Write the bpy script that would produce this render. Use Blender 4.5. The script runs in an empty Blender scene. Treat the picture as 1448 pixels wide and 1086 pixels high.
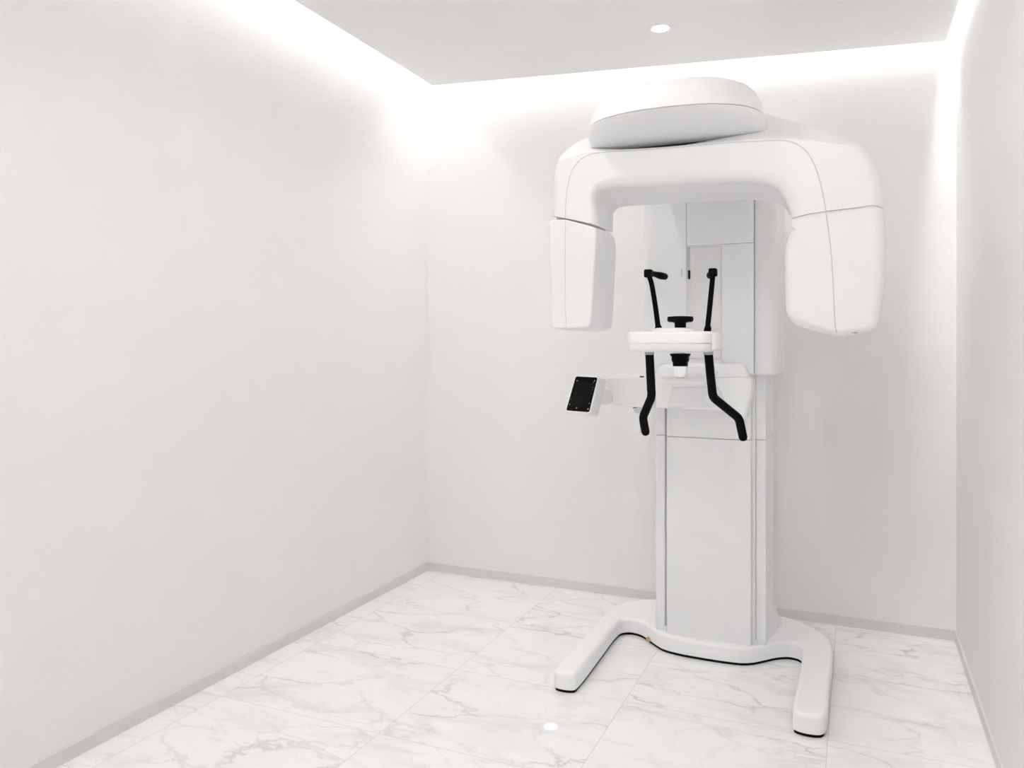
import bpy, bmesh, math
from mathutils import Vector

sc = bpy.context.scene
COL = sc.collection

# ---------------------------------------------------------------- survey of the room
FPX = 1105.0                       # focal length in pixels of the 1448 px wide frame
CX, HY, EYE = 724.0, 485.0, 1.14   # image centre column, horizon row, eye height
TH = math.atan((1212.0 - CX) / FPX)
FW = (-math.sin(TH), math.cos(TH))
RT = (math.cos(TH), math.sin(TH))

def ray(u, v):
    a = (u - CX) / FPX
    return FW[0] + a * RT[0], FW[1] + a * RT[1], (HY - v) / FPX

def aty(u, v, y):                  # point seen at (u, v) on the vertical plane at depth y
    r = ray(u, v); t = y / r[1]
    return (r[0] * t, y, EYE + r[2] * t)

def atz(u, v, z):
    r = ray(u, v); t = (z - EYE) / r[2]
    return (r[0] * t, r[1] * t, z)

def xz(pts, y):                    # outline measured on plane y -> (x, z[, corner])
    out = []
    for p in pts:
        q = aty(p[0], p[1], y)
        out.append((q[0], q[2]) + tuple(p[2:3]))
    return out

# ---------------------------------------------------------------- materials
def mat(name, col, rough=.4, metal=0., coat=0., emit=None, es=0., spec=.5):
    m = bpy.data.materials.new(name); m.use_nodes = True
    b = m.node_tree.nodes['Principled BSDF']
    b.inputs['Base Color'].default_value = (*col, 1)
    b.inputs['Roughness'].default_value = rough
    b.inputs['Metallic'].default_value = metal
    b.inputs['Specular IOR Level'].default_value = spec
    b.inputs['Coat Weight'].default_value = coat
    b.inputs['Coat Roughness'].default_value = .2
    if emit:
        b.inputs['Emission Color'].default_value = (*emit, 1)
        b.inputs['Emission Strength'].default_value = es
    return m

def nd(m, t, **kw):
    n = m.node_tree.nodes.new(t)
    for k, v in kw.items():
        setattr(n, k, v)
    return n

def wall_mat(name, col):
    m = mat(name, col, .75, spec=.25)
    nt = m.node_tree; b = nt.nodes['Principled BSDF']
    tc = nd(m, 'ShaderNodeTexCoord')
    no = nd(m, 'ShaderNodeTexNoise'); no.inputs['Scale'].default_value = 85; no.inputs['Detail'].default_value = 6
    nt.links.new(tc.outputs['Object'], no.inputs['Vector'])
    bp = nd(m, 'ShaderNodeBump'); bp.inputs['Strength'].default_value = .12; bp.inputs['Distance'].default_value = .004
    nt.links.new(no.outputs['Fac'], bp.inputs['Height']); nt.links.new(bp.outputs['Normal'], b.inputs['Normal'])
    n2 = nd(m, 'ShaderNodeTexNoise'); n2.inputs['Scale'].default_value = 5; n2.inputs['Detail'].default_value = 4
    nt.links.new(tc.outputs['Object'], n2.inputs['Vector'])
    mx = nd(m, 'ShaderNodeMix', data_type='RGBA')
    mx.inputs[6].default_value = (*[c * .985 for c in col], 1); mx.inputs[7].default_value = (*[min(1, c * 1.012) for c in col], 1)
    nt.links.new(n2.outputs['Fac'], mx.inputs[0]); nt.links.new(mx.outputs[2], b.inputs['Base Color'])
    return m

def marble_mat():
    m = mat('polished_marble_tile', (.9, .89, .88), .07, spec=.5)
    nt = m.node_tree; b = nt.nodes['Principled BSDF']; L = nt.links.new
    tc = nd(m, 'ShaderNodeTexCoord')
    # tile number, so that every tile carries its own stretch of stone
    mp = nd(m, 'ShaderNodeMapping'); mp.inputs['Location'].default_value = (.677 / .6, -2.42 / .49, 0)
    mp.inputs['Scale'].default_value = (1 / .6, 1 / .49, 1)
    L(tc.outputs['Object'], mp.inputs['Vector'])
    fl = nd(m, 'ShaderNodeVectorMath', operation='FLOOR'); L(mp.outputs[0], fl.inputs[0])
    wn = nd(m, 'ShaderNodeTexWhiteNoise', noise_dimensions='3D'); L(fl.outputs[0], wn.inputs['Vector'])
    sc_ = nd(m, 'ShaderNodeVectorMath', operation='SCALE'); L(wn.outputs['Color'], sc_.inputs[0]); sc_.inputs['Scale'].default_value = 7
    ad = nd(m, 'ShaderNodeVectorMath', operation='ADD'); L(tc.outputs['Object'], ad.inputs[0]); L(sc_.outputs[0], ad.inputs[1])
    rot = nd(m, 'ShaderNodeMapping'); rot.inputs['Rotation'].default_value = (0, 0, math.radians(-38)); rot.inputs['Scale'].default_value = (.8, 1.75, 1)
    L(ad.outputs[0], rot.inputs['Vector'])
    def vein(scale, warp, lo, hi, seed):
        n = nd(m, 'ShaderNodeTexNoise'); n.inputs['Scale'].default_value = 2.6; n.inputs['Detail'].default_value = 6; n.inputs['Roughness'].default_value = .62
        of = nd(m, 'ShaderNodeVectorMath', operation='ADD'); L(rot.outputs[0], of.inputs[0]); of.inputs[1].default_value = (seed, seed * 1.7, 0)
        L(of.outputs[0], n.inputs['Vector'])
        s = nd(m, 'ShaderNodeVectorMath', operation='SCALE'); L(n.outputs['Color'], s.inputs[0]); s.inputs['Scale'].default_value = warp
        a = nd(m, 'ShaderNodeVectorMath', operation='ADD'); L(of.outputs[0], a.inputs[0]); L(s.outputs[0], a.inputs[1])
        v = nd(m, 'ShaderNodeTexVoronoi', feature='DISTANCE_TO_EDGE'); v.inputs['Scale'].default_value = scale
        L(a.outputs[0], v.inputs['Vector'])
        r = nd(m, 'ShaderNodeMapRange'); r.inputs['From Min'].default_value = lo; r.inputs['From Max'].default_value = hi
        r.inputs['To Min'].default_value = 1; r.inputs['To Max'].default_value = 0
        L(v.outputs['Distance'], r.inputs['Value'])
        k = nd(m, 'ShaderNodeTexNoise'); k.inputs['Scale'].default_value = 3.1; k.inputs['Detail'].default_value = 3
        L(of.outputs[0], k.inputs['Vector'])
        kr = nd(m, 'ShaderNodeMapRange'); kr.inputs['From Min'].default_value = .37; kr.inputs['From Max'].default_value = .66
        L(k.outputs['Fac'], kr.inputs['Value'])
        mu = nd(m, 'ShaderNodeMath', operation='MULTIPLY'); L(r.outputs[0], mu.inputs[0]); L(kr.outputs[0], mu.inputs[1])
        return mu
    v1 = vein(3.0, .42, .0, .035, 0.0)
    v2 = vein(2.1, .55, .0, .11, 4.3)
    v3 = vein(7.0, .30, .0, .03, 9.1)
    cl = nd(m, 'ShaderNodeTexNoise'); cl.inputs['Scale'].default_value = 3.5; cl.inputs['Detail'].default_value = 5
    L(rot.outputs[0], cl.inputs['Vector'])
    clr = nd(m, 'ShaderNodeMapRange'); clr.inputs['From Min'].default_value = .5; clr.inputs['From Max'].default_value = .8; clr.inputs['To Max'].default_value = .12
    L(cl.outputs['Fac'], clr.inputs['Value'])
    w1 = nd(m, 'ShaderNodeMath', operation='MULTIPLY'); L(v1.outputs[0], w1.inputs[0]); w1.inputs[1].default_value = .50
    w2 = nd(m, 'ShaderNodeMath', operation='MULTIPLY'); L(v2.outputs[0], w2.inputs[0]); w2.inputs[1].default_value = .22
    w3 = nd(m, 'ShaderNodeMath', operation='MULTIPLY'); L(v3.outputs[0], w3.inputs[0]); w3.inputs[1].default_value = .16
    s1 = nd(m, 'ShaderNodeMath', operation='ADD'); L(w1.outputs[0], s1.inputs[0]); L(w2.outputs[0], s1.inputs[1])
    s2 = nd(m, 'ShaderNodeMath', operation='ADD'); L(s1.outputs[0], s2.inputs[0]); L(w3.outputs[0], s2.inputs[1])
    s3 = nd(m, 'ShaderNodeMath', operation='ADD', use_clamp=True); L(s2.outputs[0], s3.inputs[0]); L(clr.outputs[0], s3.inputs[1])
    mx = nd(m, 'ShaderNodeMix', data_type='RGBA'); L(s3.outputs[0], mx.inputs[0])
    mx.inputs[6].default_value = (.925, .925, .925, 1); mx.inputs[7].default_value = (.46, .44, .42, 1)
    # grout joints
    fr = nd(m, 'ShaderNodeVectorMath', operation='FRACTION'); L(mp.outputs[0], fr.inputs[0])
    sx = nd(m, 'ShaderNodeSeparateXYZ'); L(fr.outputs[0], sx.inputs[0])
    def joint(out, size):
        p = nd(m, 'ShaderNodeMath', operation='PINGPONG'); L(out, p.inputs[0]); p.inputs[1].default_value = .5
        c = nd(m, 'ShaderNodeMath', operation='LESS_THAN'); L(p.outputs[0], c.inputs[0]); c.inputs[1].default_value = .0011 / size
        return c
    j = nd(m, 'ShaderNodeMath', operation='MAXIMUM'); L(joint(sx.outputs[0], .6).outputs[0], j.inputs[0]); L(joint(sx.outputs[1], .49).outputs[0], j.inputs[1])
    jf = nd(m, 'ShaderNodeMath', operation='MULTIPLY'); L(j.outputs[0], jf.inputs[0]); jf.inputs[1].default_value = .65
    m2 = nd(m, 'ShaderNodeMix', data_type='RGBA'); L(jf.outputs[0], m2.inputs[0]); L(mx.outputs[2], m2.inputs[6]); m2.inputs[7].default_value = (.60, .58, .56, 1)
    L(m2.outputs[2], b.inputs['Base Color'])
    return m

M = {}
M['wall'] = wall_mat('pale_wall_covering', (.868, .862, .856))
M['ceil'] = wall_mat('matte_ceiling_paint', (.875, .868, .862))
M['skirt'] = mat('grey_vinyl_skirting', (.74, .73, .715), .5)
M['floor'] = marble_mat()
M['white'] = mat('glossy_white_plastic', (.845, .847, .855), .40, coat=.12)
M['white2'] = mat('satin_white_plastic', (.85, .855, .865), .33, coat=.15)
M['bright'] = mat('bright_white_plastic', (.93, .932, .94), .34, coat=.15)
M['seam'] = mat('grey_joint_shadow_gap', (.42, .42, .42), .6)
M['seam2'] = mat('pale_joint_line', (.62, .62, .62), .6)
M['recess'] = mat('light_grey_plastic_and_shade', (.80, .80, .805), .4)  # plain grey plastic; also stands in for shade on the control panel and its arm
M['black'] = mat('matte_black_plastic', (.004, .004, .0037), .5, spec=.07)
M['rubber'] = mat('black_rubber', (.006, .006, .006), .7, spec=.15)
M['screen'] = mat('black_display_glass', (.004, .004, .0035), .12, spec=.1)
M['panelon'] = mat('dim_display_area', (.009, .009, .008), .2, spec=.1)
M['icon'] = mat('lit_screen_icons', (.22, .25, .23), .4, emit=(.75, .85, .8), es=.12)
M['lamp'] = mat('lamp_diffuser', (1, 1, 1), .5, emit=(1, .98, .95), es=30)
M['led'] = mat('led_strip_diffuser', (1, 1, 1), .5, emit=(1, .994, .985), es=12)
M['led2'] = mat('led_strip_diffuser_bright', (1, 1, 1), .5, emit=(1, .994, .985), es=42)
M['ring'] = mat('white_lamp_ring', (.85, .85, .84), .35)
M['amber'] = mat('amber_adhesive_residue', (.55, .40, .17), .6)
M['dark'] = mat('dark_grey_plastic', (.05, .05, .05), .6)

# ---------------------------------------------------------------- object helpers
def link(name, verts, faces, m, parent=None, org=(0, 0, 0), sharp=38, wn=True, smooth=True):
    me = bpy.data.meshes.new(name)
    me.from_pydata([(v[0] - org[0], v[1] - org[1], v[2] - org[2]) for v in verts], [], faces)
    bm = bmesh.new(); bm.from_mesh(me)
    bmesh.ops.remove_doubles(bm, verts=bm.verts, dist=1e-6)
    bmesh.ops.recalc_face_normals(bm, faces=bm.faces)
    bm.to_mesh(me); bm.free()
    me.materials.append(m)
    if smooth:
        for p in me.polygons: p.use_smooth = True
        me.set_sharp_from_angle(angle=math.radians(sharp))
    o = bpy.data.objects.new(name, me); COL.objects.link(o)
    if parent is not None:
        o.parent = parent
    if wn and smooth:
        w = o.modifiers.new('weighted_normal', 'WEIGHTED_NORMAL'); w.keep_sharp = True; w.weight = 60
    return o

class MB:                           # gathers shapes that belong to ONE object
    def __init__(s): s.v = []; s.f = []
    def rings(s, rings, cap0=True, cap1=True, closed=True):
        n = len(rings[0]); b = len(s.v)
        for r in rings: s.v.extend(r)
        for i in range(len(rings) - 1):
            for k in range(n if closed else n - 1):
                k2 = (k + 1) % n
                s.f.append((b + i * n + k, b + i * n + k2, b + (i + 1) * n + k2, b + (i + 1) * n + k))
        if cap0: s.f.append(tuple(b + k for k in range(n))[::-1])
        if cap1: s.f.append(tuple(b + (len(rings) - 1) * n + k for k in range(n)))
        return s
    def box(s, x0, x1, y0, y1, z0, z1, r=0.0):
        if r > 0:
            return s.prism([(x0, z0, 1), (x1, z0, 1), (x1, z1, 1), (x0, z1, 1)], y0, y1, r=r, n=1, cr=r)
        s.rings([[(x0, y0, z0), (x1, y0, z0), (x1, y1, z0), (x0, y1, z0)], [(x0, y0, z1), (x1, y0, z1), (x1, y1, z1), (x0, y1, z1)]])
        return s
    def prism(s, out, d0, d1, r=.01, back=None, r0=None, r1=None, n=8, axis='y', edges=None, cr=0., R=None, steps=5):
        """extrude a closed outline between two depths with rounded rims; back = outline at d1"""
        if cr > 0: out = round_corners(out, cr); back = round_corners(back, cr) if back else None; n = 1
        A = densify(out, n); B = densify(back, n) if back else A
        r0 = r if r0 is None else r0; r1 = r if r1 is None else r1
        R0 = R if R is not None else r0; R1 = r1
        if edges is not None:
            e0 = [edges(i, A) for i in range(len(A))]
        else:
            e0 = [r0] * len(A)
        D = abs(d1 - d0); sg = 1 if d1 > d0 else -1
        rr = []
        for q in range(steps + 1):
            a = q / steps * math.pi / 2
            t = R0 * (1 - math.cos(a)) / D
            if r0 <= 0 and q < steps: continue
            rr.append((t, [e * (1 - math.sin(a)) for e in e0]))
        for q in range(steps, -1, -1):
            a = q / steps * math.pi / 2
            if r1 <= 0 and q < steps: continue
            t = 1 - R1 * (1 - math.cos(a)) / D
            rr.append((t, [r1 * (1 - math.sin(a))] * len(A)))
        rings = []
        for t, e in rr:
            P = [((1 - t) * p[0] + t * q[0], (1 - t) * p[1] + t * q[1]) for p, q in zip(A, B)]
            P = inset(P, e); d = d0 + sg * t * D
            rings.append([to3(p, d, axis) for p in P])
        return s.rings(rings)
    def tube(s, path, r, seg=14, cap_round=True, flat=1.0, up=None, taper=None):
        pts = [Vector(p) for p in path]; N = len(pts)
        prev = None; rings = []
        for i, p in enumerate(pts):
            t = (pts[min(i + 1, N - 1)] - pts[max(i - 1, 0)]).normalized()
            if prev is None:
                ref = Vector(up) if up else (Vector((0, 1, 0)) if abs(t.y) < .9 else Vector((1, 0, 0)))
                a = t.cross(ref).normalized()
            else:
                a = (prev - t * prev.dot(t)).normalized()
            prev = a; b = t.cross(a)
            rad = r if taper is None else r * taper(i / (N - 1))
            rings.append((p, t, a, b, rad))
        out = []
        def ring(p, a, b, k): return [tuple(p + a * math.cos(2 * math.pi * j / seg) * k + b * math.sin(2 * math.pi * j / seg) * k * flat) for j in range(seg)]
        if cap_round:
            p, t, a, b, k = rings[0]
            for q in (.15, .5, .8): out.append(ring(p - t * k * math.sqrt(1 - q * q) * .9, a, b, k * q))
        for p, t, a, b, k in rings: out.append(ring(p, a, b, k))
        if cap_round:
            p, t, a, b, k = rings[-1]
            for q in (.8, .5, .15): out.append(ring(p + t * k * math.sqrt(1 - q * q) * .9, a, b, k * q))
        return s.rings(out)
    def lathe(s, c, prof, seg=48, sx=1., sy=1., sup=2.0):
        rings = []
        for r, z in prof:
            ring = []
            for j in range(seg):
                a = 2 * math.pi * j / seg; ca, sa = math.cos(a), math.sin(a)
                k = (abs(ca) ** sup + abs(sa) ** sup) ** (-1 / sup)
                ring.append((c[0] + r * k * ca * sx, c[1] + r * k * sa * sy, c[2] + z))
            rings.append(ring)
        return s.rings(rings)
    def build(s, name, m, parent=None, **k):
        return link(name, s.v, s.f, m, parent, ORG if parent is not None else (0, 0, 0), **k)

def to3(p, d, axis):
    if axis == 'y': return (p[0], d, p[1])
    if axis == 'z': return (p[0], p[1], d)
    return (d, p[0], p[1])

def densify(pts, n):                # closed spline through the points; a third value marks a corner
    N = len(pts)
    if n <= 1: return [(p[0], p[1]) for p in pts]
    cor = [len(p) > 2 and p[2] for p in pts]
    P = [Vector((p[0], p[1])) for p in pts]; out = []
    for i in range(N):
        p1, p2 = P[i], P[(i + 1) % N]
        p0 = P[i - 1] if not cor[i] else p1 * 2 - p2
        p3 = P[(i + 2) % N] if not cor[(i + 1) % N] else p2 * 2 - p1
        # centripetal parametrisation keeps the curve from overshooting
        t0 = 0.; t1 = t0 + max(1e-6, (p1 - p0).length ** .5); t2 = t1 + max(1e-6, (p2 - p1).length ** .5); t3 = t2 + max(1e-6, (p3 - p2).length ** .5)
        for k in range(n):
            t = t1 + (t2 - t1) * k / n
            a1 = p0 * ((t1 - t) / (t1 - t0)) + p1 * ((t - t0) / (t1 - t0))
            a2 = p1 * ((t2 - t) / (t2 - t1)) + p2 * ((t - t1) / (t2 - t1))
            a3 = p2 * ((t3 - t) / (t3 - t2)) + p3 * ((t - t2) / (t3 - t2))
            b1 = a1 * ((t2 - t) / (t2 - t0)) + a2 * ((t - t0) / (t2 - t0))
            b2 = a2 * ((t3 - t) / (t3 - t1)) + a3 * ((t - t1) / (t3 - t1))
            c = b1 * ((t2 - t) / (t2 - t1)) + b2 * ((t - t1) / (t2 - t1))
            out.append((c.x, c.y))
    return out

def spline(pts, n=8):               # open 3-D Catmull-Rom
    P = [Vector(p) for p in pts]; out = []
    for i in range(len(P) - 1):
        p1, p2 = P[i], P[i + 1]
        p0 = P[i - 1] if i else p1 * 2 - p2
        p3 = P[i + 2] if i + 2 < len(P) else p2 * 2 - p1
        for k in range(n):
            t = k / n
            out.append(.5 * (2 * p1 + (p2 - p0) * t + (2 * p0 - 5 * p1 + 4 * p2 - p3) * t * t + (3 * p1 - p0 - 3 * p2 + p3) * t ** 3))
    out.append(P[-1]); return out

def bend(pts, r, n=6):              # polyline with its corners rounded
    P = [Vector(p) for p in pts]; out = [P[0]]
    for i in range(1, len(P) - 1):
        a = (P[i - 1] - P[i]); b = (P[i + 1] - P[i])
        k = min(r, a.length * .45, b.length * .45)
        A = P[i] + a.normalized() * k; B = P[i] + b.normalized() * k
        for j in range(n + 1):
            t = j / n; out.append(A * (1 - t) ** 2 + P[i] * 2 * t * (1 - t) + B * t * t)
    out.append(P[-1]); return out

def round_corners(pts, r, n=5):
    N = len(pts); out = []
    P = [Vector((p[0], p[1])) for p in pts]
    for i in range(N):
        k0 = pts[i][2] if len(pts[i]) > 2 else 1
        if not k0: out.append((P[i].x, P[i].y)); continue
        a = P[i - 1] - P[i]; b = P[(i + 1) % N] - P[i]
        rr = r * k0
        k = min(rr, a.length * .48, b.length * .48)
        A = P[i] + a.normalized() * k; B = P[i] + b.normalized() * k
        for j in range(n + 1):
            t = j / n; q = A * (1 - t) ** 2 + P[i] * 2 * t * (1 - t) + B * t * t
            out.append((q.x, q.y))
    return out

def inset(P, e):                    # move edge i (P[i] -> P[i+1]) inwards by e[i]
    N = len(P)
    area = sum(P[i][0] * P[(i + 1) % N][1] - P[(i + 1) % N][0] * P[i][1] for i in range(N))
    sg = 1 if area > 0 else -1
    if max(e) <= 0: return [tuple(p) for p in P]
    nr = []
    for i in range(N):
        d = Vector((P[(i + 1) % N][0] - P[i][0], P[(i + 1) % N][1] - P[i][1]))
        d = d.normalized() if d.length > 1e-9 else Vector((0, 0))
        nr.append(Vector((-d.y, d.x)) * sg)
    live = [n.length > .5 for n in nr]
    for _ in range(60):
        idx = [i for i in range(N) if live[i]]
        vtx = [None] * N
        for a in range(len(idx)):
            i, k = idx[a - 1], idx[a]           # two neighbouring edges that still exist
            n1, n2 = nr[i], nr[k]; e1, e2 = e[i], e[k]
            p = Vector(P[k]); q = Vector(P[(i + 1) % N])
            c1 = n1.dot(q) + e1; c2 = n2.dot(p) + e2
            det = n1.x * n2.y - n1.y * n2.x
            if abs(det) > .12:
                o = Vector(((c1 * n2.y - c2 * n1.y) / det, (n1.x * c2 - n2.x * c1) / det))
            else:
                b = n1 + n2; b = b.normalized() if b.length > 1e-6 else n1
                o = (p + q) / 2 + b * (e1 + e2) / 2
            m_ = (i + 1) % N
            while True:
                vtx[m_] = o
                if m_ == k: break
                m_ = (m_ + 1) % N
        bad = [i for i in idx if (vtx[(i + 1) % N] - vtx[i]).dot(Vector(P[(i + 1) % N]) - Vector(P[i])) < -1e-12]
        if not bad or len(idx) - len(bad) < 3: break
        for i in bad: live[i] = False
    return [(v.x, v.y) for v in vtx]

def structure(name, mb, m, **k):
    o = mb.build(name, m, None, **k); o['kind'] = 'structure'; return o

def empty(name, loc, label, cat, group=None):
    o = bpy.data.objects.new(name, None); COL.objects.link(o); o.location = loc
    o.empty_display_size = .1; o['label'] = label; o['category'] = cat
    if group: o['group'] = group
    return o

# ---------------------------------------------------------------- the room
XL, XR, YB, YF, ZT = -1.972, .347, 3.421, -.9, 2.50
T = .1
structure('floor', MB().box(XL - T, XR + T, YF - T, YB + T, -.1, 0), M['floor'], smooth=False)
structure('wall_left', MB().box(XL - T, XL, YF - T, YB + T, 0, ZT), M['wall'], smooth=False)
structure('wall_right', MB().box(XR, XR + T, YF - T, YB + T, 0, ZT), M['wall'], smooth=False)
structure('wall_back', MB().box(XL, XR, YB, YB + T, 0, ZT), M['wall'], smooth=False)
structure('wall_front', MB().box(XL, XR, YF - T, YF, 0, ZT), M['wall'], smooth=False)
structure('ceiling_2', MB().box(XL - T, XR + T, YF - T, YB + T, ZT, ZT + .08), M['ceil'], smooth=False)
BH, BT = .040, .006
structure('baseboard_left', MB().box(XL, XL + BT, YF, YB, 0, BH), M['skirt'], smooth=False)
structure('baseboard_right', MB().box(XR - BT, XR, YF, YB, 0, BH), M['skirt'], smooth=False)
structure('baseboard_back', MB().box(XL + BT, XR - BT, YB - BT, YB, 0, BH), M['skirt'], smooth=False)
# dropped ceiling with a light slot round its rim (its board hangs a touch lower on the right)
def zc(x): return 2.354 + (x + 1.83) * (2.283 - 2.354) / (.308 + 1.83)
def on_ceil(u, v):
    r = ray(u, v); s = (2.283 - 2.354) / 2.138
    t = (2.354 + s * 1.83 - EYE) / (r[2] - s * r[0])
    return (r[0] * t, r[1] * t)
a = on_ceil(612, 121); b = on_ceil(415, 0); c = on_ceil(1338, 58); d = on_ceil(1359, 0)
def ext(p, q, y):
    t = (y - p[1]) / (q[1] - p[1]); return (p[0] + (q[0] - p[0]) * t, y)
a2 = ext(a, b, YF); d2 = ext(c, d, YF)
d2 = (min(d2[0], XR - .01), d2[1])
pl = [a, a2, d2, c]
mb = MB().rings([[(p[0], p[1], zc(p[0])) for p in pl], [(p[0], p[1], zc(p[0]) + .025) for p in pl]])
structure('ceiling', mb, M['ceil'], smooth=False)

# concealed LED strips under the slab, in the slot
def strip(p, q, w, z):
    P = Vector((p[0], p[1], 0)); Q = Vector((q[0], q[1], 0)); t = (Q - P).normalized(); n = Vector((-t.y, t.x, 0)) * w / 2
    r = [P + n, P - n, Q - n, Q + n]
    return MB().rings([[(v.x, v.y, z) for v in r], [(v.x, v.y, z + .012) for v in r]])
LZ = ZT - .012
for nm, p, q, lab in (
        ('led_strip', (XL + .03, YF + .05), (XL + .03, YB - .22), 'glowing light strip hidden in the ceiling slot along the left wall'),
        ('led_strip', (XL + .18, YB - .028), (XR - .04, YB - .022), 'glowing light strip hidden in the ceiling slot along the back wall'),
        ('led_strip', (XR - .014, YF + .05), (XR - .014, YB - .14), 'glowing light strip hidden in the ceiling slot along the right wall')):
    o = strip(p, q, .02, LZ).build(nm, M['led2' if p[0] > 0 else 'led'], None, smooth=False)
    o['label'] = lab; o['category'] = 'light strip'; o['group'] = 'cove lights round the ceiling'

# recessed downlights
def downlight(x, y, label, power):
    z = zc(x)
    r = empty('downlight', (x, y, z), label, 'ceiling light', 'recessed downlights')
    global ORG
    ORG = (x, y, z)
    MB().lathe((x, y, z), [(.030, -.001), (.036, -.004), (.043, -.003), (.045, 0.0), (.030, .0)], 40).build('trim_ring', M['ring'], r)
    MB().lathe((x, y, z), [(.0295, -.0022), (.0295, -.0005)], 40).build('diffuser', M['lamp'], r)
    li = bpy.data.lights.new('downlight_beam', 'SPOT'); li.energy = power; li.spot_size = math.radians(168); li.spot_blend = .35
    li.shadow_soft_size = .035; li.color = (1, .99, .975)
    o = bpy.data.objects.new('downlight_beam', li); COL.objects.link(o); o.parent = r; o.location = (0, 0, -.05)
dl = on_ceil(934, 40)
DP = 6.9
downlight(dl[0], dl[1], 'round recessed downlight in the ceiling above the white scanner', DP * .2)
downlight(-.81, 1.87, 'round recessed downlight in the ceiling just in front of the white scanner', DP * .5)
downlight(-.28, .80, 'round recessed downlight in the middle of the ceiling', DP * 1.15)
downlight(-.28, -.27, 'round recessed downlight nearest the front wall', DP * 1.15)

li = bpy.data.lights.new('added_fleck_beam', 'SPOT'); li.energy = 400; li.spot_size = math.radians(1.0); li.spot_blend = .5; li.shadow_soft_size = .004  # extra narrow spot without a fixture, added for the bright floor fleck
pb = bpy.data.objects.new('added_fleck_beam', li); COL.objects.link(pb)
tgt_ = Vector(atz(779, 1027, 0)); src_ = Vector((-.81, 1.87, zc(-.81) - .03))
pb.location = src_; pb.rotation_euler = (tgt_ - src_).to_track_quat('-Z', 'Y').to_euler()

# ---------------------------------------------------------------- the scanner
MX = -.494
ORG = (MX, 3.0, 0)
mach = empty('dental_x_ray_scanner', ORG, 'tall white panoramic dental x-ray scanner with U-shaped arm standing on the marble floor', 'x-ray machine')
W, W2 = M['white'], M['white2']

# --- base
bo = [(-.915, 2.425), (-.906, 2.402), (-.868, 2.397), (-.842, 2.408), (-.837, 2.432), (-.841, 2.70), (-.845, 2.90), (-.838, 2.955), (-.812, 2.978), (-.785, 2.976),
      (-.757, 2.962), (-.690, 2.893), (-.655, 2.864), (-.600, 2.848), (-.520, 2.842), (-.440, 2.842), (-.375, 2.850), (-.340, 2.868), (-.300, 2.910),
      (-.262, 2.952), (-.225, 2.974), (-.196, 2.970), (-.178, 2.945), (-.174, 2.90), (-.173, 2.70), (-.174, 2.445), (-.170, 2.423), (-.140, 2.411), (-.098, 2.418),
      (-.084, 2.440), (-.082, 2.70), (-.080, 3.00), (-.098, 3.085), (-.150, 3.165), (-.225, 3.228), (-.32, 3.262), (-.494, 3.275), (-.68, 3.268), (-.80, 3.238),
      (-.875, 3.175), (-.908, 3.10), (-.918, 3.02), (-.918, 2.70)]
MB().prism(bo, .009, .066, r0=.003, r1=.014, axis='z', n=5).build('base', M['bright'], mach, sharp=50)
gas = [(p[0], p[1]) for p in inset(densify(bo, 3), [.004] * (len(bo) * 3))]
base_o = mach.children[0]
MB().prism(gas, 0.0, .0092, r=0, axis='z', n=1).build('base_seal', M['rubber'], base_o)
q = atz(917, 905.5, .018)
MB().lathe((q[0] - .002, q[1] + .004, .022), [(.001, -.011), (.0075, -.008), (.008, -.001), (.0055, .005), (.001, .008)], 14, sx=1.1, sy=.8).build('adhesive_spot', M['amber'], base_o)

# --- lower column
ZB = .064
def bx(name, x0, x1, y0, y1, z0, z1, m, par, r=.004, cr=None):
    """upright box with rounded vertical edges"""
    mb = MB().prism([(x0, y0, 1), (x1, y0, 1), (x1, y1, 1), (x0, y1, 1)], z0, z1, r=min(r, .004), axis='z', n=1, cr=cr or r)
    return mb.build(name, m, par)
colb = bx('column', MX - .186, MX + .186, 2.935, 3.20, ZB, 1.30, W, mach, .004)
bx('column_front_panel', MX - .151, MX + .151, 2.874, 2.945, ZB, .7939, W, colb, .006)
bx('column_front_panel', MX - .151, MX + .151, 2.874, 2.945, .7951, 1.20, W, colb, .006)
for s in (-1, 1):
    xa, xb = sorted((MX + s * .163, MX + s * .198))
    for z0, z1 in ((ZB, .7939), (.7951, 1.2)):
        bx('column_side_rail', xa, xb, 2.903, 3.18, z0, z1, W, colb, .005)
    xa, xb = sorted((MX + s * .1515, MX + s * .1628))
    bx('rail_channel', xa, xb, (2.925 if s < 0 else 2.892), 2.95, ZB, 1.2, W, colb, .001)
    # gusset at the foot of the rail
    g = MB()
    P = [(MX + s * .197, 2.93, ZB), (MX + s * .232, 3.14, ZB), (MX + s * .197, 3.14, ZB)]
    Q = [(MX + s * .197, 3.06, ZB + .105), (MX + s * .199, 3.14, ZB + .105), (MX + s * .197, 3.14, ZB + .105)]
    g.rings([P, Q]).build('foot_gusset', W, colb)
    bx('column_foot_flange', *sorted((MX + s * .155, MX + s * .170)), 2.893, 2.91, ZB, ZB + .018, W, colb, .002)

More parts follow.
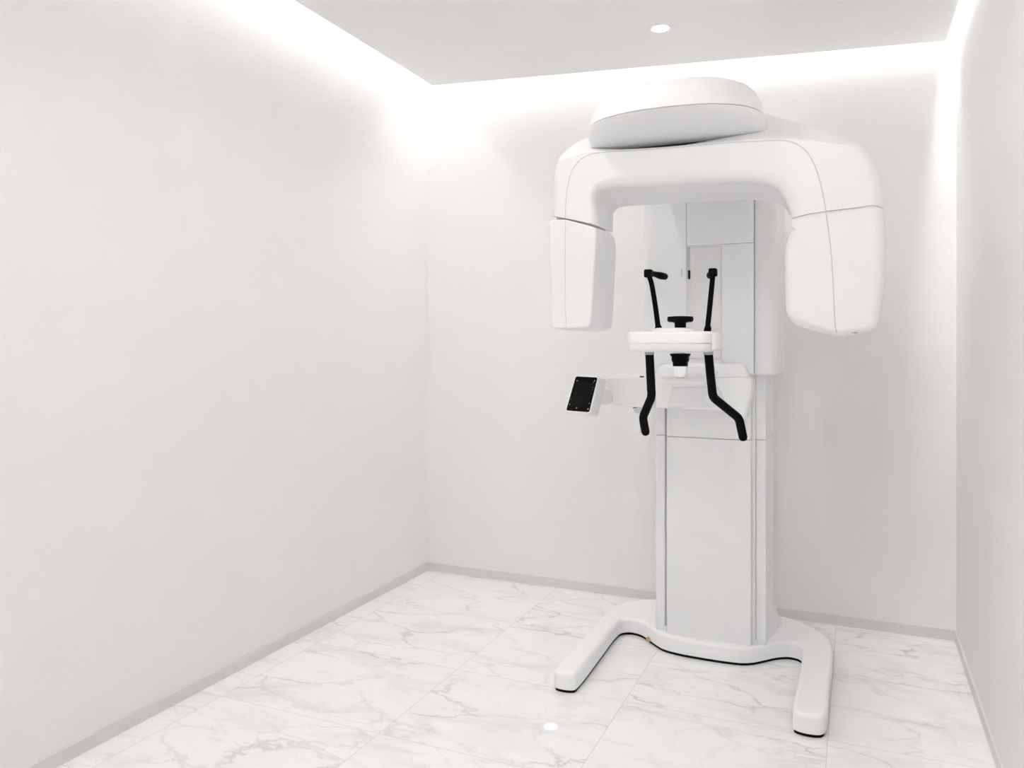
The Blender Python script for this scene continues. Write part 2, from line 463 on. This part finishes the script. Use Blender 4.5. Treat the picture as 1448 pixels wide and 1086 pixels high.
# --- lift housing (upper column)
HF = 2.845
z0h, z1h = 1.027, 1.70
hp = [(MX - .240, HF + .01, .8), (MX + .240, HF + .01, .8), (MX + .240, 3.19, .4), (MX - .240, 3.19, .4)]
hous = MB().prism(hp, z0h, z1h, r=.010, axis='z', n=1, cr=.06).build('lift_housing', W, mach)
def plate(name, u0, v0, u1, v1, m, par, y0=HF, y1=HF + .0125, r=.0015):
    A = aty(u0, v1, y0); B = aty(u1, v0, y0)
    C = aty(u0, v0, y0); D = aty(u1, v1, y0)
    return MB().prism([(A[0], A[2], 1), (D[0], A[2], 1), (D[0], B[2], 1), (A[0], B[2], 1)], y0, y1, r=r, n=1).build(name, m, par)
xL, xS, xR0, xR1 = aty(922, 400, HF)[0], aty(970.6, 400, HF)[0], aty(1021.5, 400, HF)[0], aty(1066, 400, HF)[0]
zS1, zS0 = aty(1000, 346.5, HF)[2], aty(1000, 508, HF)[2]
def zplate(name, x0, x1, z0, z1, m, par, y0=HF, y1=HF + .014, r=.0015):
    return MB().prism([(x0, z0), (x1, z0), (x1, z1), (x0, z1)], y0, y1, r=r, n=1).build(name, m, par)
zplate('housing_panel', xL, xS - .0006, z0h + .004, z1h - .012, W2, hous)
zplate('housing_panel', xS + .0006, xR1, zS1 + .001, z1h - .012, W2, hous)
zplate('housing_panel', xR0, xR1, z0h + .004, zS1 - .001, W2, hous)
zplate('housing_panel', xS + .001, xR0 - .0005, z0h + .004, zS0, W2, hous)
zplate('slide_plate', xS + .012, xR0 - .006, zS0 + .002, zS1 - .006, M['recess'], hous, HF + .006, HF + .0135, .003)
zplate('slot_liner', xS + .0012, xS + .012, aty(974, 385, HF)[2], zS1 - .003, M['seam2'], hous, HF + .008, HF + .0135, .0005)
zplate('slot_opening', xS + .0055, xS + .0125, aty(974, 394.5, HF)[2], aty(974, 382, HF)[2], M['rubber'], hous, HF + .0045, HF + .0135, .0005)
zplate('panel_latch', aty(963.4, 388, HF)[0], aty(964.8, 388, HF)[0], aty(964, 391, HF)[2], aty(964, 380, HF)[2], M['seam2'], hous, HF - .0008, HF + .004, .0002)
zplate('panel_joint', aty(1066.2, 400, HF)[0], aty(1067, 400, HF)[0], z0h + .006, z1h - .012, M['seam'], hous, HF + .004, HF + .0135, .0002)
# spine that carries the rotating unit
MB().prism([(MX - .13, 2.36), (MX + .13, 2.36), (MX + .15, 3.0), (MX - .15, 3.0)], 1.668, 1.76, r=.01, axis='z', n=1).build('overhead_mount', W, mach)

# --- rotating arm: beam with its two shoulders
YA, YK = 2.20, 2.45
# (front u, v, back u, v, corner, rim radius)
arm = [
    (781.5, 305.5, 781, 306, 1, .002), (844.5, 318.5, 868, 329.5, 1, .02),
    (843, 300, 868.5, 315, 0, .02), (840, 281, 869.5, 303, 0, .02), (846, 268, 876, 296, 0, .025), (868, 262.5, 890, 293.5, 0, .03),
    (910, 260.5, 925, 291.2, 0, .03), (975, 256.5, 985, 288.5, 0, .03), (1030, 255, 1035, 286.2, 0, .03), (1068, 255.5, 1070, 284.6, 0, .03),
    (1090, 260, 1090, 285.5, 0, .03), (1104, 271, 1104, 291, 0, .03), (1113, 288, 1114, 300, 0, .03), (1119.5, 308.5, 1120, 309.5, 1, .002),
    (1145, 303, 1145, 303, 0, .002), (1167, 299.5, 1167, 299.5, 0, .002), (1205, 295, 1205, 295, 0, .002), (1238, 291, 1238, 291, 0, .002),
    (1250.5, 294.5, 1246, 295, 1, .026),
    (1247.5, 268, 1243, 268, 0, .026), (1242, 240, 1238, 240, 0, .026), (1235, 221, 1231, 219, 0, .026), (1222, 207.5, 1219, 205, 1, .003),
    (1170, 200.5, 1176, 186.5, 0, .003), (1108, 195.5, 1108, 166, 0, .003), (1068, 195.5, 1074, 157.5, 0, .003), (1040, 198.5, 1044, 168, 1, .003),
    (960, 206, 962, 206, 0, .003), (880, 211, 882, 211, 0, .003), (846, 213, 850, 195, 1, .003),
    (828, 214.2, 829, 194, 0, .003), (806, 220.5, 808, 206, 0, .003), (788.5, 227.5, 795, 217.5, 1, .014),
    (785, 243, 787, 243, 0, .014), (783, 275, 784, 275, 0, .014)]
NA = 6
fr = xz([(p[0], p[1], p[4]) for p in arm], YA); bk = xz([(p[2], p[3], p[4]) for p in arm], YK)
er = []
for p in arm: er += [p[5]] * NA
armo = MB().prism(fr, YA, YK, r=.02, back=bk, r1=.02, R=.028, n=NA, edges=lambda i, A: er[i], steps=6).build('rotating_arm', W, mach, sharp=32)

def front_line(pts, y, r, name, m, par, n=8):
    P = [Vector(aty(u, v, y)) for u, v in pts]
    return MB().tube(spline(P, n), r, 8, flat=1).build(name, m, par, wn=False, sharp=80)
# joint that runs round the inner face of the U
front_line([(799.5, 309), (800, 290), (802.5, 265), (808.5, 243), (819, 227.5), (833, 219), (850, 215.5), (900, 212.6), (960, 208.3), (1030, 202), (1085, 199),
            (1110, 199), (1126, 203.5), (1140, 214), (1151, 232), (1160, 259), (1166.5, 290), (1168, 299)], YA + .0002, .0014, 'arm_joint', M['seam2'], armo)

# --- x-ray tube head (right leg)
tub = [(1119.5, 310.2, 1, .002), (1117.5, 322, 0, .03), (1112.5, 338, 0, .03), (1109.5, 352, 0, .03), (1109, 380, 0, .03), (1109.3, 415, 0, .03), (1110.5, 437, 0, .03), (1114.5, 449, 0, .03), (1124, 459, 0, .026), (1141, 465, 0, .02),
       (1165, 471, 0, .018), (1184, 475.5, 0, .018), (1210, 472, 0, .018), (1232, 468, 0, .018), (1240, 464, 0, .024), (1244.5, 452, 0, .028), (1249, 425, 0, .028), (1252.5, 390, 0, .028), (1254, 350, 0, .028), (1253, 318, 0, .028), (1250.8, 295.6, 1, .002),
       (1238, 292.4, 0, .002), (1205, 296.4, 0, .002), (1167, 301, 0, .002), (1145, 304.6, 0, .002)]
fr = xz([p[:3] for p in tub], YA); NT = 6; er2 = []
for p in tub: er2 += [p[3]] * NT
cxm = sum(p[0] for p in fr) / len(fr)
bk = [(cxm + (p[0] - cxm) * .97, p[1], p[2]) for p in fr]
tubo = MB().prism(fr, YA, YK - .005, r=.02, back=bk, r1=.03, R=.03, n=NT, edges=lambda i, A: er2[i], steps=6).build('tube_head', W, mach, sharp=32)
front_line([(1168, 302), (1173.5, 340), (1177.5, 390), (1179.3, 430), (1181, 460), (1183.2, 470)], YA + .0002, .0014, 'head_joint', M['seam2'], tubo)
q = aty(1207.5, 468.8, YA + .012)
MB().lathe((q[0], q[1] + .004, q[2] + .001), [(.003, -.006), (.009, -.006), (.009, .01)], 20, sx=1, sy=.8).build('screw_cap', M['seam'], tubo)

# --- sensor head (left leg)
sf = [(777, 316, 1), (778.5, 312.2, 0), (783, 311, 0), (799.6, 310, 1), (839, 321, 0), (841.5, 322.5, 0), (842.5, 326, 0), (839.5, 390, 0), (834.5, 455, 0), (832.5, 461, 0), (826, 463.5, 0), (805, 464.5, 0), (784, 464.5, 0), (780.3, 461, 0), (779, 420, 0), (777.2, 350, 0)]
sf = xz(sf, YA)
YS = 2.375
sb = xz([(777, 316, 1), (781, 313, 0), (786, 313, 0), (800, 314, 1), (861, 329, 0), (866, 333, 0), (871, 345, 0), (870, 392, 0), (866, 458, 0), (864.5, 464, 0), (860, 467.3, 0), (824, 468.5, 0), (800, 466, 0), (785, 461, 0), (779, 420, 0), (777.2, 350, 0)], YS)
seno = MB().prism(sf, YA, YS, r=.006, back=sb, r1=.006, n=5, steps=5).build('sensor_head', W, mach, sharp=35)
front_line([(799.6, 312), (799.4, 360), (799.3, 420), (800.5, 462)], YA + .0001, .0009, 'head_joint', M['seam2'], seno)
# service plate on the inner cheek
def cheek(u, v):                    # point on the right-hand cheek plane of the sensor head
    A = Vector(aty(842.5, 326, YA)); B = Vector(aty(870, 345, YS)); C = Vector(aty(835, 452, YA))
    n = (B - A).cross(C - A).normalized(); r = Vector(ray(u, v)); o = Vector((0, 0, EYE))
    t = (A - o).dot(n) / r.dot(n); p = o + r * t
    return p + n * (.0006 if n.x > 0 else -.0006)
for ln in ([(846, 360), (866, 369.5)], [(846, 360), (845, 376), (840.5, 448), (846, 451)], [(844, 376), (840, 437)]):
    MB().tube([cheek(*p) for p in ln], .0007, 6).build('cheek_joint', M['seam2'], seno, wn=False)
MB().tube([cheek(843, 376.5), cheek(839.5, 437)], .0012, 6).build('cheek_joint', M['seam'], seno, wn=False)
# dark slide behind the gap between arm and sensor head
x0, x1 = aty(786, 300, YA + .02)[0], aty(838, 300, YA + .02)[0]
bx('head_slide', x0, x1, YA + .025, YS - .02, aty(800, 325, YA)[2], aty(800, 296, YA)[2], M['recess'], seno, .004)

# --- domed cover of the rotating unit
DC = (-.486, 2.275)
def ring(a, b, z, e=2.4, cy=0., n=72, cx=0.):
    out = []
    for j in range(n):
        t = 2 * math.pi * j / n; ca, sa = math.cos(t), math.sin(t)
        k = (abs(ca) ** e + abs(sa) ** e) ** (-1 / e)
        out.append((DC[0] + cx + a * k * ca, DC[1] + cy + b * k * sa, z))
    return out
top = MB().rings([ring(.247, .190, 1.7745, 2.3), ring(.2475, .1905, 1.778, 2.3), ring(.245, .188, 1.792, 2.25), ring(.241, .183, 1.812, 2.25), ring(.230, .173, 1.834, 2.2), ring(.212, .156, 1.853, 2.15), ring(.182, .131, 1.868, 2.1), ring(.135, .095, 1.877, 2), ring(.07, .049, 1.882, 2), ring(.02, .014, 1.883, 2)])
domo = top.build('top_cover', W, mach, sharp=45)
low = MB().rings([ring(.232, .05, 1.720, 3.2, .02), ring(.244, .066, 1.722, 3.1, .012), ring(.250, .092, 1.729, 2.9, .006), ring(.2525, .13, 1.743, 2.65, .002), ring(.2525, .165, 1.758, 2.45), ring(.251, .185, 1.768, 2.33), ring(.247, .191, 1.7725, 2.3)])
low.build('cover_skirt', W2, domo, sharp=45)
MB().rings([ring(.20, .03, 1.70, 4, .03), ring(.20, .03, 1.735, 4, .03)]).build('gap_shade_insert', M['dark'], domo)  # dark insert, its colour gives the shade in the slit under the cover

# --- bracket that carries the chin table
YBk = 2.80
def pr_(o, y0, y1, **k): return MB().prism(xz(o, y0), y0, y1, **k)
brk = pr_([(926, 577, 1), (926, 532, 0), (929, 522, 0), (937, 516, 0), (960, 514.5, 0), (1000, 514.3, 0), (1045, 514.6, 0), (1051, 516.5, 0), (1056, 524, 0), (1060, 532, 0), (1062.5, 540, 0),
           (1061, 558, 0), (1056.5, 577, 0), (1053.5, 592, 0), (1050, 592, 0), (1041, 584, 0), (1020, 580.5, 1), (980, 579.5, 0)], YBk, 2.91, r=.012, n=5).build('support_bracket', M['bright'], mach)
# concave front of the bracket
pr_([(951, 548, 1), (1014, 546, 1), (1022, 560, 0), (1028, 577, 1), (944, 576, 1)], YBk - .004, YBk + .02, r=.003, n=3).build('bracket_recess_panel', W2, brk)
front_line([(1012, 533.8), (1035, 533.2), (1061, 533.0)], YBk - .0002, .0009, 'bracket_joint', M['seam2'], brk, 3)
# shelf reaching forward under the chin table
sh0 = [(MX - .100, 2.50, 1), (MX + .070, 2.50, 1), (MX + .045, 2.82, .3), (MX - .165, 2.82, .3)]
shelf = MB()
A = round_corners(sh0, .07, 8)
rr = []
for k, ins, dz in ((0, .03, -.020), (1, .014, -.0175), (2, .003, -.010), (3, 0, 0), (4, .004, .010), (5, .016, .0155), (6, .03, .017)):
    P = inset(A, [ins] * len(A))
    rr.append([(p[0], p[1], 1.0235 + dz * .85 + (p[1] - 2.50) * .045) for p in P])
shelf.rings(rr).build('support_shelf', M['bright'], brk)

# --- chin table
YT = 2.30
zt1, zt0, zts = aty(950, 468.5, YT - .07)[2], aty(950, 498, YT - .07)[2], aty(950, 485.5, YT - .07)[2]
xa, xb = aty(888, 480, YT - .02)[0], aty(1003, 480, YT - .07)[0]
tp = [(xa, YT - .075, 1), (xb, YT - .075, .7), (xb + .004, YT + .085, .9), (xa + .008, YT + .085, 1)]
tab = MB().prism(tp, zts + .0006, zt1, r0=.001, r1=.010, axis='z', n=1, cr=.055).build('chin_table', M['bright'], mach)
MB().prism(tp, zt0, zts - .0006, r0=.014, r1=.001, axis='z', n=1, cr=.055).build('table_underside', W, tab)
xc0, xc1 = xb - .05, xb + .014
bx('table_end_piece', xc0, xc1, YT - .035, YT + .07, zt0 + .006, zt1 - .003, M['bright'], tab, .012, .025)
q = aty(951.5, 465, YT)
MB().lathe((q[0], YT, zt1), [(.063, -.004), (.0625, .002), (.057, .0085), (.050, .011), (.02, .011)], 48, sx=.95, sy=.9).build('raised_ring', M['bright'], tab)
# chin rest
q = aty(962, 452, YT); cxr = q[0]
zz = lambda v: aty(962, v, YT)[2]
MB().lathe((cxr, YT, 0), [(.0165, zt1), (.0165, zz(457)), (.020, zz(456)), (.034, zz(455.3)), (.0375, zz(453.5)), (.038, zz(450)), (.036, zz(447.8)), (.02, zz(447.2)), (.006, zz(447.6))], 40).build('chin_rest', M['black'], mach, sharp=50)
# bellows and cup below the table
MB().lathe((cxr, YT, 0), [(.0125, zz(500)), (.028, zz(500)), (.029, zz(501.5)), (.024, zz(505)), (.0245, zz(509)), (.0225, zz(511.5)), (.021, zz(512.5)), (.0205, zz(518)), (.012, zz(518))][::-1], 40, sup=3.2).build('bellows', M['black'], mach, sharp=50)
MB().lathe((cxr, YT, 0), [(.012, zz(517.5)), (.0205, zz(517.8)), (.0208, zz(519)), (.018, zz(531)), (.0155, zz(533)), (.008, zz(533.4))][::-1], 40, sup=3.6).build('drip_cup', M['bright'], mach, sharp=50)
# arm from the shelf up to the table
xs = lambda y: aty(962, 520, y)[0]
MB().prism([(xs(2.345) - .012, 2.345), (xs(2.345) + .012, 2.345), (xs(2.37) + .012, 2.37), (xs(2.37) - .012, 2.37)], 1.034, zt0 + .004, r=.002, axis='z', n=1).build('table_strut', W, tab)
MB().prism([(xs(2.345) - .012, 2.345), (xs(2.345) + .012, 2.345), (xs(2.54) + .012, 2.54), (xs(2.54) - .012, 2.54)], 1.031, 1.040, r=.002, axis='z', n=1).build('table_strut', W, tab)

# --- temple supports
def pt(u, v, y): return Vector(aty(u, v, y))
for name_pts in (
        dict(post=[pt(931.5, 470, YT), pt(927, 435, YT), pt(921.5, 402, YT), pt(917.5, 390, YT)], pad=[pt(917, 386.5, YT), pt(925, 387.5, YT + .03), pt(934, 389.8, YT + .06), pt(940, 391, YT + .08)], col=[pt(931.5, 472, YT), pt(931, 463, YT)]),
        dict(post=[pt(999.5, 474, YT + .02), pt(1002.5, 445, YT + .02), pt(1006.5, 405, YT + .02), pt(1008, 390, YT + .02)], pad=[pt(1008.3, 385, YT + .02), pt(1006.8, 387, YT + .045), pt(1004.6, 389, YT + .07), pt(1004, 389.5, YT + .085)], col=[pt(999, 474, YT + .02), pt(1001, 464, YT + .02)])):
    t = MB().tube(spline(name_pts['post'], 6), .0080, 14, up=(0, 1, 0), taper=lambda s: 1.0 - .08 * s).build('temple_support', M['black'], mach, sharp=60)
    hb = MB(); c = name_pts['pad'][0]
    hb.prism([(c.x - .0118, c.z - .0125, 1), (c.x + .0112, c.z - .0125, 1), (c.x + .0112, c.z + .0115, 1), (c.x - .0118, c.z + .0115, 1)], c.y - .012, c.y + .014, r=.004, n=1, cr=.005)
    hb.tube(spline(name_pts['pad'], 6), .0112, 16, up=(0, 0, 1), taper=lambda s: 1.0 - .25 * math.sin(min(1, s * 1.6) * 3.14) + (-.06 if s > .8 else 0)).build('temple_pad', M['black'], t, sharp=60)
    MB().tube([name_pts['col'][0], name_pts['col'][1]], .0105, 14).build('post_collar', M['black'], t, sharp=60)

# --- grip handles
for H in ([pt(918.3, 497, YT), pt(919.8, 530, YT + .005), pt(921.5, 561, YT + .01), pt(909.0, 590, YT + .05), pt(912.8, 611, YT + .055)],
          [pt(1001.5, 497, YT + .02), pt(1004.6, 530, YT + .025), pt(1008, 561.5, YT + .03), pt(1045, 591.5, YT + .10), pt(1050.8, 618.5, YT + .105)]):
    g = MB().tube(bend(H, .013), .0128, 18, up=(0, 1, 0)).build('grip_handle', M['black'], mach, sharp=60)
    c = H[0]
    MB().lathe((c.x, c.y, c.z), [(.0105, .004), (.014, .004), (.014, -.008), (.0125, -.010), (.0105, -.010)], 24).build('handle_collar', M['seam'], g)

# --- control panel on its side arm
YP = 2.80
pa = pr_([(859, 534.8, 0), (863, 533.7, 1), (890, 534, 0), (926, 534.6, 1), (926, 577.5, 1), (890, 575.5, 0), (867, 573, 1), (866.5, 566, 0), (864, 556, 0), (861, 549, 0), (858, 545, 0)], YP, YP + .03, r=.003, n=4).build('panel_arm', M['recess'], mach)  # shade is put into the grey so the arm stands off the wall
for u, v, w in ((907, 532.8, 2.2), (897.5, 577.2, 2.2)):
    A = aty(u - w, v + .9, YP + .004); B = aty(u + w, v - .9, YP + .004)
    MB().box(A[0], B[0], YP + .002, YP + .02, A[2], B[2]).build('arm_hinge_pin', M['dark'], pa)
pr_([(895.5, 577, 1), (906, 577, 1), (905.6, 612, 1), (896, 611.5, 1)], YP + .004, YP + .02, r=.003, n=1).build('hanging_clip', W, pa)
pr_([(895.5, 577, 1), (906, 577, 1), (905, 585, 1), (897, 584, 1)], YP + .001, YP + .01, r=.002, n=1).build('clip_bracket', M['seam2'], pa)
# hinge knuckle under the screen
K0 = pt(846, 561, YP - .01); K1 = pt(858, 561.5, YP + .008)
MB().tube([K0, (K0 + K1) / 2, K1], .029, 24).build('panel_knuckle', M['recess'], pa, sharp=60)  # same shade grey as the arm
# housing of the screen, tipped back
YD = 2.70
f4 = [pt(811.5, 529.3, YD + .03), pt(846.5, 532.5, YD + .045), pt(836.2, 586.3, YD - .025), pt(799, 581.8, YD - .04)]
ux = ((f4[1] - f4[0]) + (f4[2] - f4[3])).normalized(); uy = ((f4[0] - f4[3]) + (f4[1] - f4[2]))
uy = uy.normalized(); un = ux.cross(uy).normalized()
if un.y < 0: un = -un
ctr = sum(f4, Vector()) / 4
loc = [((p - ctr).dot(ux), (p - ctr).dot(uy)) for p in f4]
def slab(o2, d0, d1, r, cr, name, m, par, dx=(0., 0.), **k):
    A = round_corners([(p[0], p[1], 1) for p in o2], cr, 6)
    mb = MB(); rings = []
    D = d1 - d0
    sq = [(d0, r), (d0 + r * .3, r * .3), (d0 + r, 0), (d1 - r, 0), (d1 - r * .3, r * .3), (d1, r)] if r > 0 else [(d0, 0), (d1, 0)]
    for dd, i in sq:
        P = inset(A, [i] * len(A)) if i > 0 else A
        s = (dd - d0) / D
        rings.append([tuple(ctr + ux * (p[0] + dx[0] * s) + uy * (p[1] + dx[1] * s) + un * dd) for p in P])
    return mb.rings(rings).build(name, m, par, **k)
# depth of the housing so that its far face shows to the right of the screen
tgt = pt(856, 536, YD + .09) - f4[1]
pan = slab(loc, .0042, .034, .003, .010, 'control_panel', M['recess'], mach, (.024, .005))  # white shell greyed here: the shaded side is put into the colour
slab(loc, 0, .0045, .0012, .010, 'bezel', M['bright'], pan)
sl = inset(loc, [.0062] * 4)
scr = slab(sl, -.0008, .003, 0, .007, 'screen', M['screen'], pan, wn=False)
def at2(s, t):                      # point on the screen, s to the right, t upwards, 0..1
    a, b, c, d = sl[3], sl[2], sl[1], sl[0]
    x = (a[0] * (1 - s) + b[0] * s) * (1 - t) + (d[0] * (1 - s) + c[0] * s) * t
    y = (a[1] * (1 - s) + b[1] * s) * (1 - t) + (d[1] * (1 - s) + c[1] * s) * t
    return x, y
def patch(s0, s1, t0, t1, name, m, lift):
    o2 = [at2(s0, t0), at2(s1, t0), at2(s1, t1), at2(s0, t1)]
    return slab(o2, -.0008 - lift, -.0004, 0, .0004, name, m, pan, smooth=False)
patch(.1, .9, .15, .84, 'display_area', M['panelon'], .0002)
for s0, s1, t0, t1 in ((.08, .15, .865, .882), (.885, .92, .885, .92), (.86, .885, .84, .862), (.885, .91, .70, .72), (.89, .91, .64, .655), (.89, .91, .52, .54), (.905, .93, .225, .26),
                       (.895, .945, .065, .105), (.40, .44, .07, .11), (.065, .095, .165, .195), (.05, .075, .32, .335)):
    patch(s0, s1, t0, t1, 'screen_icon', M['icon'], .0005)

# ---------------------------------------------------------------- camera, world, view
cam = bpy.data.cameras.new('camera'); co = bpy.data.objects.new('camera', cam); COL.objects.link(co)
cam.sensor_fit = 'HORIZONTAL'; cam.sensor_width = 36; cam.lens = 36 * FPX / 1448
cam.shift_y = -(543 - HY) / 1448
co.location = (0, 0, EYE); co.rotation_euler = (math.pi / 2, 0, TH)
cam.clip_start = .02
sc.camera = co
w = bpy.data.worlds.new('world'); sc.world = w; w.use_nodes = True
w.node_tree.nodes['Background'].inputs[0].default_value = (1, 1, 1, 1); w.node_tree.nodes['Background'].inputs[1].default_value = 1.3
sc.view_settings.view_transform = 'Standard'; sc.view_settings.look = 'None'; sc.view_settings.gamma = 1
sc.view_settings.use_curve_mapping = False
sc.cycles.max_bounces = 14; sc.cycles.diffuse_bounces = 11; sc.cycles.glossy_bounces = 4; sc.cycles.adaptive_threshold = .02
sc.view_settings.exposure = 0.76
